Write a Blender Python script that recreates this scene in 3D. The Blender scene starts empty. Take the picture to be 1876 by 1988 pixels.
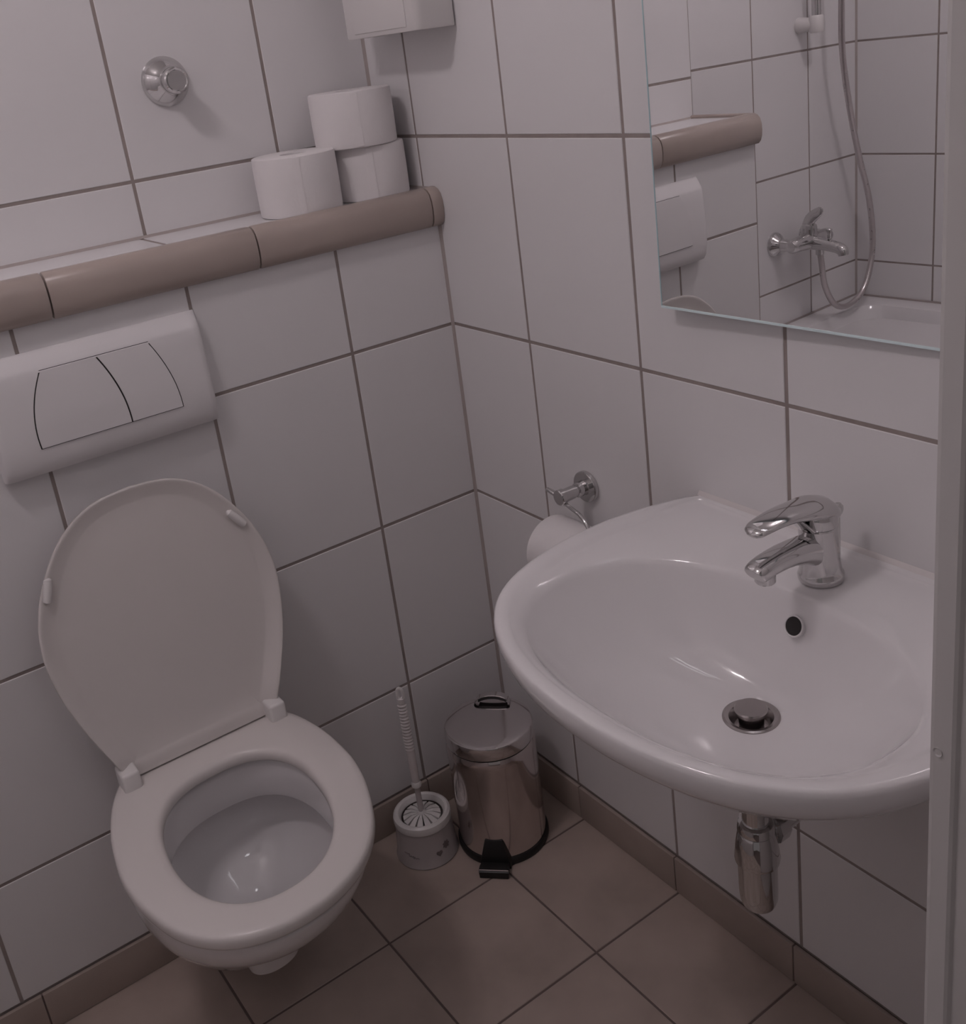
import bpy, bmesh, math, random
from mathutils import Vector, Matrix
random.seed(7)
PI = math.pi
scene = bpy.context.scene
COL = scene.collection

# ------------------------------------------------------------------ camera
cam_data = bpy.data.cameras.new('camera')
cam = bpy.data.objects.new('camera', cam_data)
COL.objects.link(cam)
CR = Vector((0.811731, -0.57011, -0.126754)); CU = Vector((0.292013, 0.208233, 0.933471)); CF = Vector((0.505787, 0.794741, -0.335509))
cam.matrix_world = Matrix(((CR.x, CU.x, -CF.x, -0.96298), (CR.y, CU.y, -CF.y, -1.51153), (CR.z, CU.z, -CF.z, 1.38425), (0, 0, 0, 1)))
cam_data.sensor_fit = 'VERTICAL'
cam_data.sensor_height = 24.0
cam_data.lens = 24.0 * 2066.568 / 1988.0
cam_data.shift_x = 33.9587 / 1988.0
cam_data.shift_y = -185.217 / 1988.0
cam_data.clip_start = 0.01
scene.camera = cam

# ------------------------------------------------------------------ light
world = bpy.data.worlds.new('world'); scene.world = world
world.use_nodes = True
world.node_tree.nodes['Background'].inputs[0].default_value = (1.0, 0.90, 0.91, 1)
world.node_tree.nodes['Background'].inputs[1].default_value = 0.122
CEIL_POWER = 1.62      # emission strength of each ceiling bulb (x100)
TUBE_POWER = 0.50
HALL_POWER = 7.0
LAMP_COL = (1.0, 0.895, 0.935)
TUBE_COL = (0.93, 0.90, 0.96)
vs = scene.view_settings
vs.view_transform = 'Standard'; vs.look = 'None'; vs.gamma = 1.0; vs.exposure = 0.0
vs.use_curve_mapping = False

# ------------------------------------------------------------------ materials
MATS = {}
def mat(name, col, rough=0.4, metal=0.0, col2=None, nscale=6.0, bump=0.0, bscale=60.0, spec=0.5, rvar=0.0, emit=None, trans=0.0, coat=0.0, bdist=0.001):
    if name in MATS: return MATS[name]
    m = bpy.data.materials.new(name); m.use_nodes = True
    nt = m.node_tree; b = nt.nodes['Principled BSDF']
    b.inputs['Base Color'].default_value = (*col, 1); b.inputs['Roughness'].default_value = rough
    b.inputs['Metallic'].default_value = metal; b.inputs['Specular IOR Level'].default_value = spec
    b.inputs['Transmission Weight'].default_value = trans; b.inputs['Coat Weight'].default_value = coat
    tc = nt.nodes.new('ShaderNodeTexCoord')
    no = nt.nodes.new('ShaderNodeTexNoise'); no.inputs['Scale'].default_value = nscale; no.inputs['Detail'].default_value = 4
    nt.links.new(tc.outputs['Object'], no.inputs['Vector'])
    if col2 is None: col2 = tuple(c * 0.97 for c in col)
    mx = nt.nodes.new('ShaderNodeMix'); mx.data_type = 'RGBA'
    mx.inputs[6].default_value = (*col, 1); mx.inputs[7].default_value = (*col2, 1)
    rp = nt.nodes.new('ShaderNodeMapRange'); rp.inputs[1].default_value = 0.32; rp.inputs[2].default_value = 0.68
    nt.links.new(no.outputs['Fac'], rp.inputs[0]); nt.links.new(rp.outputs[0], mx.inputs[0])
    nt.links.new(mx.outputs[2], b.inputs['Base Color'])
    if rvar > 0:
        rr = nt.nodes.new('ShaderNodeMapRange'); rr.inputs[3].default_value = max(0, rough - rvar); rr.inputs[4].default_value = rough + rvar
        nt.links.new(no.outputs['Fac'], rr.inputs[0]); nt.links.new(rr.outputs[0], b.inputs['Roughness'])
    if bump > 0:
        n2 = nt.nodes.new('ShaderNodeTexNoise'); n2.inputs['Scale'].default_value = bscale; n2.inputs['Detail'].default_value = 1.5
        nt.links.new(tc.outputs['Object'], n2.inputs['Vector'])
        bp = nt.nodes.new('ShaderNodeBump'); bp.inputs['Strength'].default_value = bump; bp.inputs['Distance'].default_value = bdist
        nt.links.new(n2.outputs['Fac'], bp.inputs['Height']); nt.links.new(bp.outputs[0], b.inputs['Normal'])
    if emit:
        b.inputs['Emission Color'].default_value = (*emit[0], 1); b.inputs['Emission Strength'].default_value = emit[1]
    MATS[name] = m
    return m

M_TILE = mat('white_glazed_tile', (0.80, 0.785, 0.79), 0.26, col2=(0.795, 0.78, 0.785), bump=0.06, bscale=5, nscale=2, bdist=0.002)
M_GROUT = mat('taupe_grout', (0.36, 0.31, 0.29), 0.9, col2=(0.30, 0.255, 0.24), nscale=30, bump=0.3, bscale=200)
M_FLOOR = mat('brown_floor_tile', (0.51, 0.42, 0.37), 0.42, col2=(0.39, 0.32, 0.28), nscale=7, bump=0.15, bscale=40, rvar=0.06)
M_FGROUT = mat('brown_floor_grout', (0.17, 0.13, 0.12), 0.9, nscale=20)
M_BASE = mat('brown_baseboard_tile', (0.42, 0.35, 0.31), 0.40, col2=(0.36, 0.295, 0.26), nscale=7, bump=0.1, bscale=40)
M_TRIM = mat('taupe_trim_tile', (0.45, 0.38, 0.34), 0.30, col2=(0.41, 0.345, 0.31), nscale=8)
M_PLASTER = mat('white_plaster', (0.72, 0.70, 0.69), 0.9, bump=0.1, bscale=80)
M_CERAMIC = mat('white_sanitary_ceramic', (0.82, 0.80, 0.805), 0.09, nscale=2, coat=0.3)
M_PLASTIC = mat('white_plastic', (0.80, 0.775, 0.765), 0.30, nscale=2)
M_PLATE = mat('white_flush_plastic', (0.80, 0.78, 0.785), 0.35, nscale=2)
M_SEAT = mat('ivory_seat_plastic', (0.74, 0.70, 0.68), 0.25, nscale=2)
M_CHROME = mat('chrome', (0.64, 0.63, 0.63), 0.07, 1.0, nscale=4, rvar=0.02)
M_STEEL = mat('polished_steel', (0.66, 0.60, 0.59), 0.13, 1.0, nscale=10, rvar=0.04)
M_LIDSTEEL = mat('mirror_steel', (0.70, 0.67, 0.67), 0.10, 1.0, nscale=10, rvar=0.02)
M_BLACK = mat('black_plastic', (0.010, 0.009, 0.009), 0.45, nscale=20)
M_SHADE = mat('gap_shade', (0.03, 0.027, 0.027), 0.8, nscale=20)  # near-black colour standing in for shade in gaps and the overflow hole
M_PAPER = mat('white_tissue_paper', (0.84, 0.81, 0.81), 0.95, nscale=15, bump=0.25, bscale=220)
M_CARD = mat('grey_cardboard', (0.45, 0.39, 0.34), 0.9, nscale=20)
M_MIRROR = mat('silvered_mirror', (0.90, 0.90, 0.905), 0.0, 1.0, col2=(0.90, 0.90, 0.905), nscale=2)
M_GLASSEDGE = mat('blue_green_glass_edge', (0.50, 0.68, 0.70), 0.15, col2=(0.45, 0.62, 0.66), nscale=20)
M_EDGEGLINT = mat('glass_edge_glint', (0.78, 0.93, 0.95), 0.25, nscale=20)  # pale colour that paints the glint on the lower glass edge
M_WATER = mat('still_water', (0.75, 0.74, 0.74), 0.02, trans=0.9, nscale=3)
M_CLEAR = mat('milky_clear_plastic', (0.78, 0.72, 0.72), 0.18, col2=(0.72, 0.67, 0.67), trans=0.35, nscale=8)
M_HANDLE = mat('clear_ribbed_plastic', (0.88, 0.83, 0.83), 0.16, trans=0.15, nscale=8)
M_PRINT = mat('grey_print', (0.14, 0.12, 0.12), 0.5, col2=(0.24, 0.20, 0.20), nscale=60)
M_LACQ = mat('white_lacquered_wood', (0.62, 0.60, 0.59), 0.42, nscale=4, bump=0.05, bscale=30)
M_SILW = mat('white_silicone', (0.74, 0.70, 0.69), 0.4, nscale=10)
M_DRAIN = mat('worn_steel', (0.42, 0.39, 0.385), 0.22, 1.0, nscale=20, rvar=0.05)
M_SIL = mat('grey_silicone', (0.44, 0.39, 0.37), 0.5, nscale=10)
M_ACRYL = mat('white_acrylic', (0.82, 0.805, 0.81), 0.12, nscale=2)
M_HOSE = mat('steel_hose', (0.62, 0.58, 0.58), 0.30, 1.0, nscale=80, rvar=0.08)
M_BULB = mat('lit_bulb', (1, 1, 1), 0.5, emit=(LAMP_COL, CEIL_POWER * 100), nscale=2)
M_HALL = mat('added_lamp_diffuser', (1, 1, 1), 0.5, emit=((0.94, 0.93, 0.97), HALL_POWER), nscale=2)
M_TUBE = mat('lit_tube', (1, 1, 1), 0.5, emit=(TUBE_COL, TUBE_POWER * 10), nscale=2)

# ------------------------------------------------------------------ helpers
def new_obj(name, data, parent=None):
    o = bpy.data.objects.new(name, data); COL.objects.link(o)
    if parent is not None: o.parent = parent
    return o
def tag(o, label, cat, group=None):
    o['label'] = label; o['category'] = cat
    if group: o['group'] = group
    return o
def thing(name, loc, label, cat, group=None):
    o = new_obj(name, None); o.location = loc; o.empty_display_size = 0.05
    return tag(o, label, cat, group)
def mk(name, vf, m, parent=None, smooth=True, angle=35, label=None, recalc=True):
    """vf = (verts in WORLD coordinates, faces)"""
    verts, faces = vf
    off = Vector((0, 0, 0))
    p = parent
    while p is not None:
        off += p.location; p = p.parent
    me = bpy.data.meshes.new(name)
    me.from_pydata([tuple(Vector(v) - off) for v in verts], [], faces)
    me.update()
    if recalc:
        bm = bmesh.new(); bm.from_mesh(me); bmesh.ops.recalc_face_normals(bm, faces=bm.faces); bm.to_mesh(me); bm.free()
    if smooth:
        for p_ in me.polygons: p_.use_smooth = True
        me.set_sharp_from_angle(angle=math.radians(angle))
    me.materials.append(m)
    o = new_obj(name, me, parent)
    if label: o['label'] = label
    return o
def join(*vfs):
    V, F = [], []
    for v, f in vfs:
        n = len(V); V += [tuple(q) for q in v]; F += [tuple(i + n for i in ff) for ff in f]
    return V, F
def xf(vf, M):
    return [tuple(M @ Vector(v)) for v in vf[0]], vf[1]
def box(x0, x1, y0, y1, z0, z1):
    v = [(x0, y0, z0), (x1, y0, z0), (x1, y1, z0), (x0, y1, z0), (x0, y0, z1), (x1, y0, z1), (x1, y1, z1), (x0, y1, z1)]
    return v, [(0, 3, 2, 1), (4, 5, 6, 7), (0, 1, 5, 4), (1, 2, 6, 5), (2, 3, 7, 6), (3, 0, 4, 7)]
def bbox_(x0, x1, y0, y1, z0, z1, r=0.004, seg=3):
    bm = bmesh.new()
    v, f = box(x0, x1, y0, y1, z0, z1)
    bv = [bm.verts.new(q) for q in v]
    for ff in f: bm.faces.new([bv[i] for i in ff])
    bmesh.ops.bevel(bm, geom=list(bm.edges), offset=r, segments=seg, profile=0.5, affect='EDGES')
    bm.verts.index_update()
    out = ([tuple(q.co) for q in bm.verts], [tuple(q.index for q in ff.verts) for ff in bm.faces])
    bm.free(); return out
def loft(rings, cap0=True, cap1=True, closed=True):
    n = len(rings[0]); V = [tuple(p) for r in rings for p in r]; F = []
    for k in range(len(rings) - 1):
        a, b = k * n, (k + 1) * n
        for i in range(n if closed else n - 1):
            j = (i + 1) % n
            F.append((a + i, a + j, b + j, b + i))
    if cap0: F.append(tuple(range(n - 1, -1, -1)))
    if cap1: F.append(tuple(range((len(rings) - 1) * n, len(rings) * n)))
    return V, F
def lathe(profile, c=(0, 0, 0), axis='z', n=40, cap0=True, cap1=True, M=None):
    rings = []
    for r, h in profile:
        rg = []
        for i in range(n):
            a = 2 * PI * i / n
            p = Vector((max(r, 1e-5) * math.cos(a), max(r, 1e-5) * math.sin(a), h))
            if axis == 'x': p = Vector((p.z, p.x, p.y))
            elif axis == 'y': p = Vector((p.x, p.z, p.y))
            if M is not None: p = M @ p
            rg.append(tuple(p + Vector(c)))
        rings.append(rg)
    return loft(rings, cap0, cap1)
def catmull(pts, per=8):
    P = [Vector(p) for p in pts]; out = []
    for i in range(len(P) - 1):
        p0 = P[i - 1] if i > 0 else P[i] * 2 - P[i + 1]
        p1, p2 = P[i], P[i + 1]
        p3 = P[i + 2] if i + 2 < len(P) else P[i + 1] * 2 - P[i]
        for k in range(per):
            t = k / per
            out.append(0.5 * ((2 * p1) + (p2 - p0) * t + (2 * p0 - 5 * p1 + 4 * p2 - p3) * t * t + (3 * p1 - p0 - 3 * p2 + p3) * t ** 3))
    out.append(P[-1]); return out
def tube(path, rad, n=14, flat=1.0, up=(0, 0, 1), per=0, power=2.0):
    """swept tube; rad number or list of radii (or (rx,rz) pairs)"""
    P = [Vector(p) for p in path]
    R = list(rad) if isinstance(rad, (list, tuple)) else [rad] * len(P)
    R = [q if isinstance(q, (list, tuple)) else (q, q * flat) for q in R]
    if per:
        ext = catmull([tuple(p) + () for p in P], per)
        RR = []
        for i in range(len(P) - 1):
            for k in range(per):
                t = k / per; RR.append((R[i][0] * (1 - t) + R[i + 1][0] * t, R[i][1] * (1 - t) + R[i + 1][1] * t))
        RR.append(R[-1]); P, R = ext, RR
    rings = []; T0 = (P[1] - P[0]).normalized(); upv = Vector(up)
    side = T0.cross(upv)
    if side.length < 1e-4: side = T0.cross(Vector((1, 0, 0)))
    side.normalize()
    for i, p in enumerate(P):
        T = (P[min(i + 1, len(P) - 1)] - P[max(i - 1, 0)]).normalized()
        side = (side - T * side.dot(T)).normalized(); nv = side.cross(T).normalized()
        rg = []
        for k in range(n):
            a = 2 * PI * k / n; ca, sa = math.cos(a), math.sin(a)
            e = 2.0 / power
            cx = math.copysign(abs(ca) ** e, ca); sx = math.copysign(abs(sa) ** e, sa)
            rg.append(tuple(p + side * (R[i][0] * cx) + nv * (R[i][1] * sx)))
        rings.append(rg)
    return loft(rings)
def egg(a, yc, bf, bb, nf=2.0, nb=2.6, n=72):
    out = []
    for i in range(n):
        t = 2 * PI * i / n; c, s = math.cos(t), math.sin(t)
        e = nb if s > 0 else nf
        b = bb if s > 0 else bf
        out.append((a * math.copysign(abs(c) ** (2 / e), c), yc + b * math.copysign(abs(s) ** (2 / e), s)))
    return out
def ray_poly(poly, c, ang):
    d = (math.cos(ang), math.sin(ang)); best = None
    for i in range(len(poly)):
        ax, ay = poly[i][0] - c[0], poly[i][1] - c[1]; q = poly[(i + 1) % len(poly)]; bx, by = q[0] - c[0], q[1] - c[1]
        ex, ey = bx - ax, by - ay; den = d[0] * ey - d[1] * ex
        if abs(den) < 1e-12: continue
        t = (ax * ey - ay * ex) / den; s = (ax * d[1] - ay * d[0]) / den
        if t > 0 and -1e-9 <= s <= 1 + 1e-9 and (best is None or t > best): best = t
    return best

# tiles ---------------------------------------------------------------------
TILE_MESH = {}
def tile_mesh(a, b, th, m, ch=0.0009, nm='tile'):
    key = (round(a, 4), round(b, 4), round(th, 4), m.name)
    if key in TILE_MESH: return TILE_MESH[key]
    x, y = a / 2, b / 2
    V = [(-x, -y, -th), (x, -y, -th), (x, y, -th), (-x, y, -th), (-x, -y, -ch), (x, -y, -ch), (x, y, -ch), (-x, y, -ch),
         (-x + ch, -y + ch, 0), (x - ch, -y + ch, 0), (x - ch, y - ch, 0), (-x + ch, y - ch, 0)]
    F = [(0, 1, 5, 4), (1, 2, 6, 5), (2, 3, 7, 6), (3, 0, 4, 7), (4, 5, 9, 8), (5, 6, 10, 9), (6, 7, 11, 10), (7, 4, 8, 11), (8, 9, 10, 11), (3, 2, 1, 0)]
    me = bpy.data.meshes.new(nm); me.from_pydata(V, [], F); me.materials.append(m); me.update()
    TILE_MESH[key] = me; return me
def tiles(parent, origin, U, V_, ucuts, vcuts, m=None, gap=0.0052, th=0.0010, nm='tile', skip=None, wob=0.0012):
    """ucuts/vcuts: joint coordinates incl. both ends; one object per tile"""
    m = m or M_TILE
    U = Vector(U); V_ = Vector(V_); N = U.cross(V_); O = Vector(origin)
    for i in range(len(ucuts) - 1):
        for j in range(len(vcuts) - 1):
            u0, u1, v0, v1 = ucuts[i], ucuts[i + 1], vcuts[j], vcuts[j + 1]
            if skip and skip((u0 + u1) / 2, (v0 + v1) / 2): continue
            a, b = u1 - u0 - gap, v1 - v0 - gap
            if a < 0.004 or b < 0.004: continue
            me = tile_mesh(a, b, th, m, nm=nm)
            o = new_obj(nm, me, parent)
            p = O + U * ((u0 + u1) / 2) + V_ * ((v0 + v1) / 2)
            R = Matrix((U, V_, N)).transposed().to_4x4()
            w = Matrix.Rotation(random.uniform(-wob, wob), 4, 'X') @ Matrix.Rotation(random.uniform(-wob, wob), 4, 'Y')
            o.matrix_local = Matrix.Translation(p) @ R @ w
def cuts(lo, hi, first, pitch):
    k = math.floor((lo - first) / pitch) - 1; out = [lo]
    while first + k * pitch < hi - 0.012:
        q = first + k * pitch
        if q > lo + 0.012: out.append(q)
        k += 1
    out.append(hi); return out
def struct(name, vf, m, parent=None):
    o = mk(name, vf, m, parent, smooth=False)
    if parent is None: o['kind'] = 'structure'
    return o

# ------------------------------------------------------------------ the room
W_, H_ = 0.25, 0.31702
Z1 = 0.91904; U1 = -0.20138; V1 = -0.21286; D = 0.16339; ZB = 0.07066; N1 = 0.05763; ZS = 1.14906
XE = -0.969; YT = 0.3406; XC = -1.9203; ZC = 2.40; YF = -1.20; XJ = -0.461; XJ2 = -1.24
FT, FX, FY = 0.24108, -0.18938, -0.22521
Q = 0.0011
rows = lambda lo, hi: cuts(lo, hi, Z1, H_)

floor = struct('floor', box(XC, 0.10, -2.3, 0.0, -0.10, -Q), M_FGROUT)
tiles(floor, (0, 0, 0), (1, 0, 0), (0, 1, 0), cuts(-1.235, -0.0, FX, FT), cuts(YF - 0.10, 0.0, FY, FT), M_FLOOR, gap=0.0036, nm='floor_tile', wob=0.0006)
ceiling = struct('ceiling', box(XC - .1, 0.10, -2.3, YT + .1, ZC, ZC + .1), M_PLASTER)
wall_r = struct('wall_right', box(Q, 0.10, YF - .1, YT + .1, 0, ZC), M_GROUT)
neg = lambda c: [-q for q in reversed(c)]
tiles(wall_r, (0, 0, 0), (0, -1, 0), (0, 0, 1), neg(cuts(YF, D, V1, W_)), rows(ZB, ZC))
# boxed-in cistern with the shelf on top
wall_c = struct('wall_cistern', box(XE + Q, -0.0002, Q, D + 0.01, 0, ZS - Q), M_GROUT)
tiles(wall_c, (0, 0, 0), (1, 0, 0), (0, 0, 1), [XE] + cuts(-0.75, 0.0, U1, W_)[1:], [q for q in rows(ZB, 1.098) if q > 0.2])
tiles(wall_c, (0, 0, 0), (1, 0, 0), (0, 0, 1), cuts(-1.05, 0.0, U1, W_), rows(ZB, 1.098)[:2])
struct('plinth', box(-1.05, XE + Q, Q, D + 0.01, 0, 0.283), M_GROUT, wall_c)
tiles(wall_c, (0, 0, ZS), (1, 0, 0), (0, 1, 0), cuts(XE, 0.0, -0.2, W_) , [0.006, D + 0.003], nm='shelf_tile', gap=0.0065)
tiles(wall_c, (XE, 0, 0), (0, -1, 0), (0, 0, 1), [-D, -0.0], [q for q in rows(ZB, 1.098) if q > 0.2])
# niche wall above the shelf
wall_b = struct('wall_back', box(XE + Q, 0.0, D + Q, YT + 0.1, 0, ZC), M_GROUT)
tiles(wall_b, (0, D, 0), (1, 0, 0), (0, 0, 1), [XE] + cuts(-0.75, 0.0, N1, W_)[1:], [q for q in rows(ZS, ZC)])
tiles(wall_b, (XE, 0, 0), (0, -1, 0), (0, 0, 1), [-YT, -D], rows(0.0, ZC))
# bath alcove
wall_a = struct('wall_alcove', box(XC, XE + Q, YT + Q, YT + 0.1, 0, ZC), M_GROUT)
tiles(wall_a, (0, YT, 0), (1, 0, 0), (0, 0, 1), cuts(XC, XE, -1.4334, W_), rows(0.0, ZC))
wall_l = struct('wall_left', box(XC - 0.1, XC - Q, YF - 0.1, YT + 0.1, 0, ZC), M_GROUT)
tiles(wall_l, (XC, 0, 0), (0, 1, 0), (0, 0, 1), cuts(YF, YT, 0.097, W_), rows(0.0, ZC))
# wall with the doorway the camera looks through
wall_f = struct('wall_front', join(box(XJ + 0.012, 0.0, YF - 0.10, YF, 0, ZC), box(XC, XJ2 - 0.012, YF - 0.10, YF, 0, ZC), box(XJ2 - 0.012, XJ + 0.012, YF - 0.10, YF, 2.05, ZC)), M_PLASTER)
# silicone beads in the corners
def bead(parent, p0, p1, a, b, r=0.0045):
    p0, p1, a, b = Vector(p0), Vector(p1), Vector(a), Vector(b)
    rg = [[p, p + a * r, p + (a + b) * r * 0.42, p + b * r] for p in (p0, p1)]
    mk('silicone_joint', loft(rg), M_SIL, parent, smooth=False)
bead(wall_c, (0, 0, ZB), (0, 0, 1.092), (-1, 0, 0), (0, -1, 0))
bead(wall_b, (0, D, ZS), (0, D, ZC), (-1, 0, 0), (0, -1, 0))
bead(wall_c, (XE, D, ZS), (0, D, ZS), (0, 0, 1), (0, -1, 0), 0.004)
bead(wall_c, (0, 0.0, ZS), (0, D, ZS), (0, 0, 1), (-1, 0, 0), 0.005)
bead(wall_a, (XC, YT, 0.49), (XC, YT, ZC), (1, 0, 0), (0, -1, 0), 0.005)

# baseboards ---------------------------------------------------------------
bb_r = struct('baseboard_right', box(-0.0055, -0.0003, YF, -0.0003, 0, ZB - 0.001), M_FGROUT)
for a, b in zip(cuts(YF, -0.008, FY + 0.004, FT)[:-1], cuts(YF, -0.008, FY + 0.004, FT)[1:]):
    mk('baseboard_tile', bbox_(-0.008, -0.001, a + 0.0012, b - 0.0012, 0.0006, ZB, 0.0012, 2), M_BASE, bb_r)
bb_b = struct('baseboard_back', box(-1.05, -0.0085, -0.0055, -0.0003, 0, ZB - 0.001), M_FGROUT)
cb = cuts(-1.05, -0.0085, -0.20, FT)
for a, b in zip(cb[:-1], cb[1:]):
    mk('baseboard_tile', bbox_(a + 0.0012, b - 0.0012, -0.008, -0.001, 0.0006, ZB, 0.0012, 2), M_BASE, bb_b)

# taupe bullnose trim on the shelf edge --------------------------------------
def trim_ring(x, k=1.0):
    pr = [(0.004, 1.096), (-0.004, 1.0915), (-0.011, 1.0925), (-0.0165, 1.0985), (-0.0195, 1.108), (-0.0205, 1.121), (-0.0195, 1.134), (-0.016, 1.145),
          (-0.010, 1.152), (-0.002, 1.1555), (0.006, 1.156), (0.011, 1.1535), (0.0125, ZS), (0.012, 1.12)]
    cy, cz = -0.004, 1.124
    return [(x, cy + (y - cy) * k, cz + (z - cz) * k) for y, z in pr]
trim = struct('trim_1', box(XE + .002, -0.0003, -0.012, 0.0016, 1.101, 1.146), M_GROUT)
cx = [XE, -0.646, -0.336, -0.022, 0.0]
for a, b in zip(cx[:-1], cx[1:]):
    g = 0.0013; a_, b_ = a + g, b - (g if b < -0.001 else 0.0003)
    big = 1.0
    rg = [trim_ring(a_, 0.965), trim_ring(a_ + .0012, 1.0), trim_ring(b_ - .0012, 1.0), trim_ring(b_, 0.965)]
    mk('trim_tile', loft(rg), M_TRIM, trim, angle=50)
# return of the trim along the open end of the shelf
rg = []
for y in (0.013, D):
    rg.append([(XE - 0.004 + (yy + 0.004) , y, z) for (_, yy, z) in trim_ring(0)])
mk('trim_tile', loft(rg), M_TRIM, trim, angle=50)

# door frame -----------------------------------------------------------------
def jamb(sx, x):
    # lining on the reveal with a rounded edge strip and a rebate
    w = -sx
    prof = [(0.012, YF + 0.004), (0.003, YF + 0.004), (0.0006, YF + 0.0025), (0.0, YF), (0.0, YF - 0.0115), (0.0012, YF - 0.0135), (0.0035, YF - 0.015), (0.0035, YF - 0.060),
            (-0.012, YF - 0.062), (-0.012, YF - 0.104), (0.012, YF - 0.104)]
    rg = [[(x + sx * px, py, z) for px, py in prof] for z in (0.0, 2.05)]
    return loft(rg)
door = mk('trim_2', jamb(1, XJ), M_LACQ, smooth=False); door['kind'] = 'structure'
mk('jamb', jamb(-1, XJ2), M_LACQ, door, smooth=False)
mk('head_lining', box(XJ2, XJ, YF - 0.104, YF + 0.004, 2.038, 2.05), M_LACQ, door, smooth=False)
mk('screw_hole', lathe([(0.0001, 0.0), (0.0022, 0.0), (0.003, -0.0006), (0.0028, 0.0008)], (XJ - 0.0002, YF - 0.003, 0.9396), 'x', 14), M_LACQ, door)

# ------------------------------------------------------------------ toilet
XT = -0.612
SK = 0.077      # the pan sits slightly turned
def tp(u, y, z):
    return (XT + u + SK * min(0.0, y + 0.07), y, z)
toilet = thing('toilet', (XT, -0.25, 0.06), 'white wall-hung toilet with its lid raised', 'toilet')
def rg_egg(z, a, yf, yb=-0.002, yc=None, nf=2.0, nb=2.25, n=72):
    if yc is None: yc = -0.27
    return [tp(u, y, z) for u, y in egg(a, yc, yc - yf, yb - yc, nf, nb, n)]
outer = [(0.066, 0.050, -0.17, -0.09, 2.4), (0.080, 0.075, -0.195, -0.10, 2.4), (0.11, 0.095, -0.225, -0.12, 2.3), (0.15, 0.112, -0.262, -0.15, 2.2), (0.20, 0.128, -0.315, -0.18, 2.1),
         (0.25, 0.143, -0.372, -0.21, 2.05), (0.30, 0.156, -0.430, -0.24, 2.0), (0.335, 0.164, -0.466, -0.258, 2.0), (0.365, 0.169, -0.489, -0.267, 2.0), (0.385, 0.1705, -0.4975, -0.27, 2.0), (0.393, 0.1705, -0.4985, -0.27, 2.0), (0.3985, 0.165, -0.493, -0.27, 2.0)]
par = catmull([(z, a, yf) for z, a, yf, yc, nf in outer], 3)
par2 = catmull([(yc, nf, 0) for z, a, yf, yc, nf in outer], 3)
rings = [rg_egg(p.x, p.y, p.z, yc=q.x, nf=q.y) for p, q in zip(par, par2)]
def rg_in(z, a, yf, yb, n=72, nf=2.1, nb=2.5):
    yc = (yf + yb) / 2 - 0.01
    return [tp(u, y, z) for u, y in egg(a, yc, yc - yf, yb - yc, nf, nb, n)]
rings += [rg_in(0.3985, 0.128, -0.462, -0.132), rg_in(0.395, 0.118, -0.455, -0.138), rg_in(0.385, 0.115, -0.452, -0.141), rg_in(0.338, 0.114, -0.443, -0.141), rg_in(0.329, 0.117, -0.440, -0.138),
          rg_in(0.331, 0.138, -0.449, -0.112), rg_in(0.322, 0.144, -0.446, -0.102), rg_in(0.295, 0.138, -0.416, -0.102), rg_in(0.262, 0.122, -0.376, -0.108), rg_in(0.235, 0.102, -0.347, -0.120),
          rg_in(0.215, 0.082, -0.325, -0.140), rg_in(0.20, 0.062, -0.308, -0.170), rg_in(0.175, 0.050, -0.297, -0.190), rg_in(0.14, 0.040, -0.285, -0.205)]
mk('bowl', loft(rings), M_CERAMIC, toilet, angle=60)
mk('water', loft([rg_in(0.178, 0.0512, -0.2985, -0.188), rg_in(0.1785, 0.0512, -0.2985, -0.188)]), M_WATER, toilet)
# outlet hump under the pan
mk('outlet_bulge', lathe([(0.0001, 0.047), (0.018, 0.048), (0.028, 0.054), (0.034, 0.068), (0.036, 0.09)], tp(0.0, -0.16, 0), n=24), M_CERAMIC, toilet)
# outlines given as half widths, resampled evenly and offset along their normals
def sym_outline(tab, n=120):
    c = catmull([(w, t, 0) for t, w in tab], 8)
    pts = [(p.x, p.y) for p in c]
    full = pts + [(-x, y) for x, y in reversed(pts[:-1])]
    L = [0.0]
    for a, b in zip(full, full[1:] + full[:1]): L.append(L[-1] + math.hypot(b[0] - a[0], b[1] - a[1]))
    out = []; k = 0; full.append(full[0])
    for i in range(n):
        q = L[-1] * i / n
        while L[k + 1] < q: k += 1
        f = (q - L[k]) / max(1e-9, L[k + 1] - L[k]); a, b = full[k], full[k + 1]
        out.append((a[0] + (b[0] - a[0]) * f, a[1] + (b[1] - a[1]) * f))
    return out
def inset(poly, d):
    n = len(poly); A = sum(poly[i][0] * poly[(i + 1) % n][1] - poly[(i + 1) % n][0] * poly[i][1] for i in range(n))
    sg = 1 if A > 0 else -1; out = []
    for i in range(n):
        a, b = poly[i - 1], poly[(i + 1) % n]; ex, ey = b[0] - a[0], b[1] - a[1]; l = math.hypot(ex, ey)
        out.append((poly[i][0] - sg * ey / l * d, poly[i][1] + sg * ex / l * d))
    return out
SEAT_O = sym_outline([(-0.078, 0.116), (-0.084, 0.128), (-0.13, 0.151), (-0.19, 0.167), (-0.25, 0.1735), (-0.29, 0.174), (-0.34, 0.167), (-0.40, 0.149), (-0.44, 0.128), (-0.47, 0.101), (-0.49, 0.070), (-0.502, 0.034), (-0.5055, 0.0)])
SEAT_I = [(u, y) for u, y in egg(0.110, -0.295, 0.155, 0.143, 2.15, 2.5, 120)]
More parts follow.
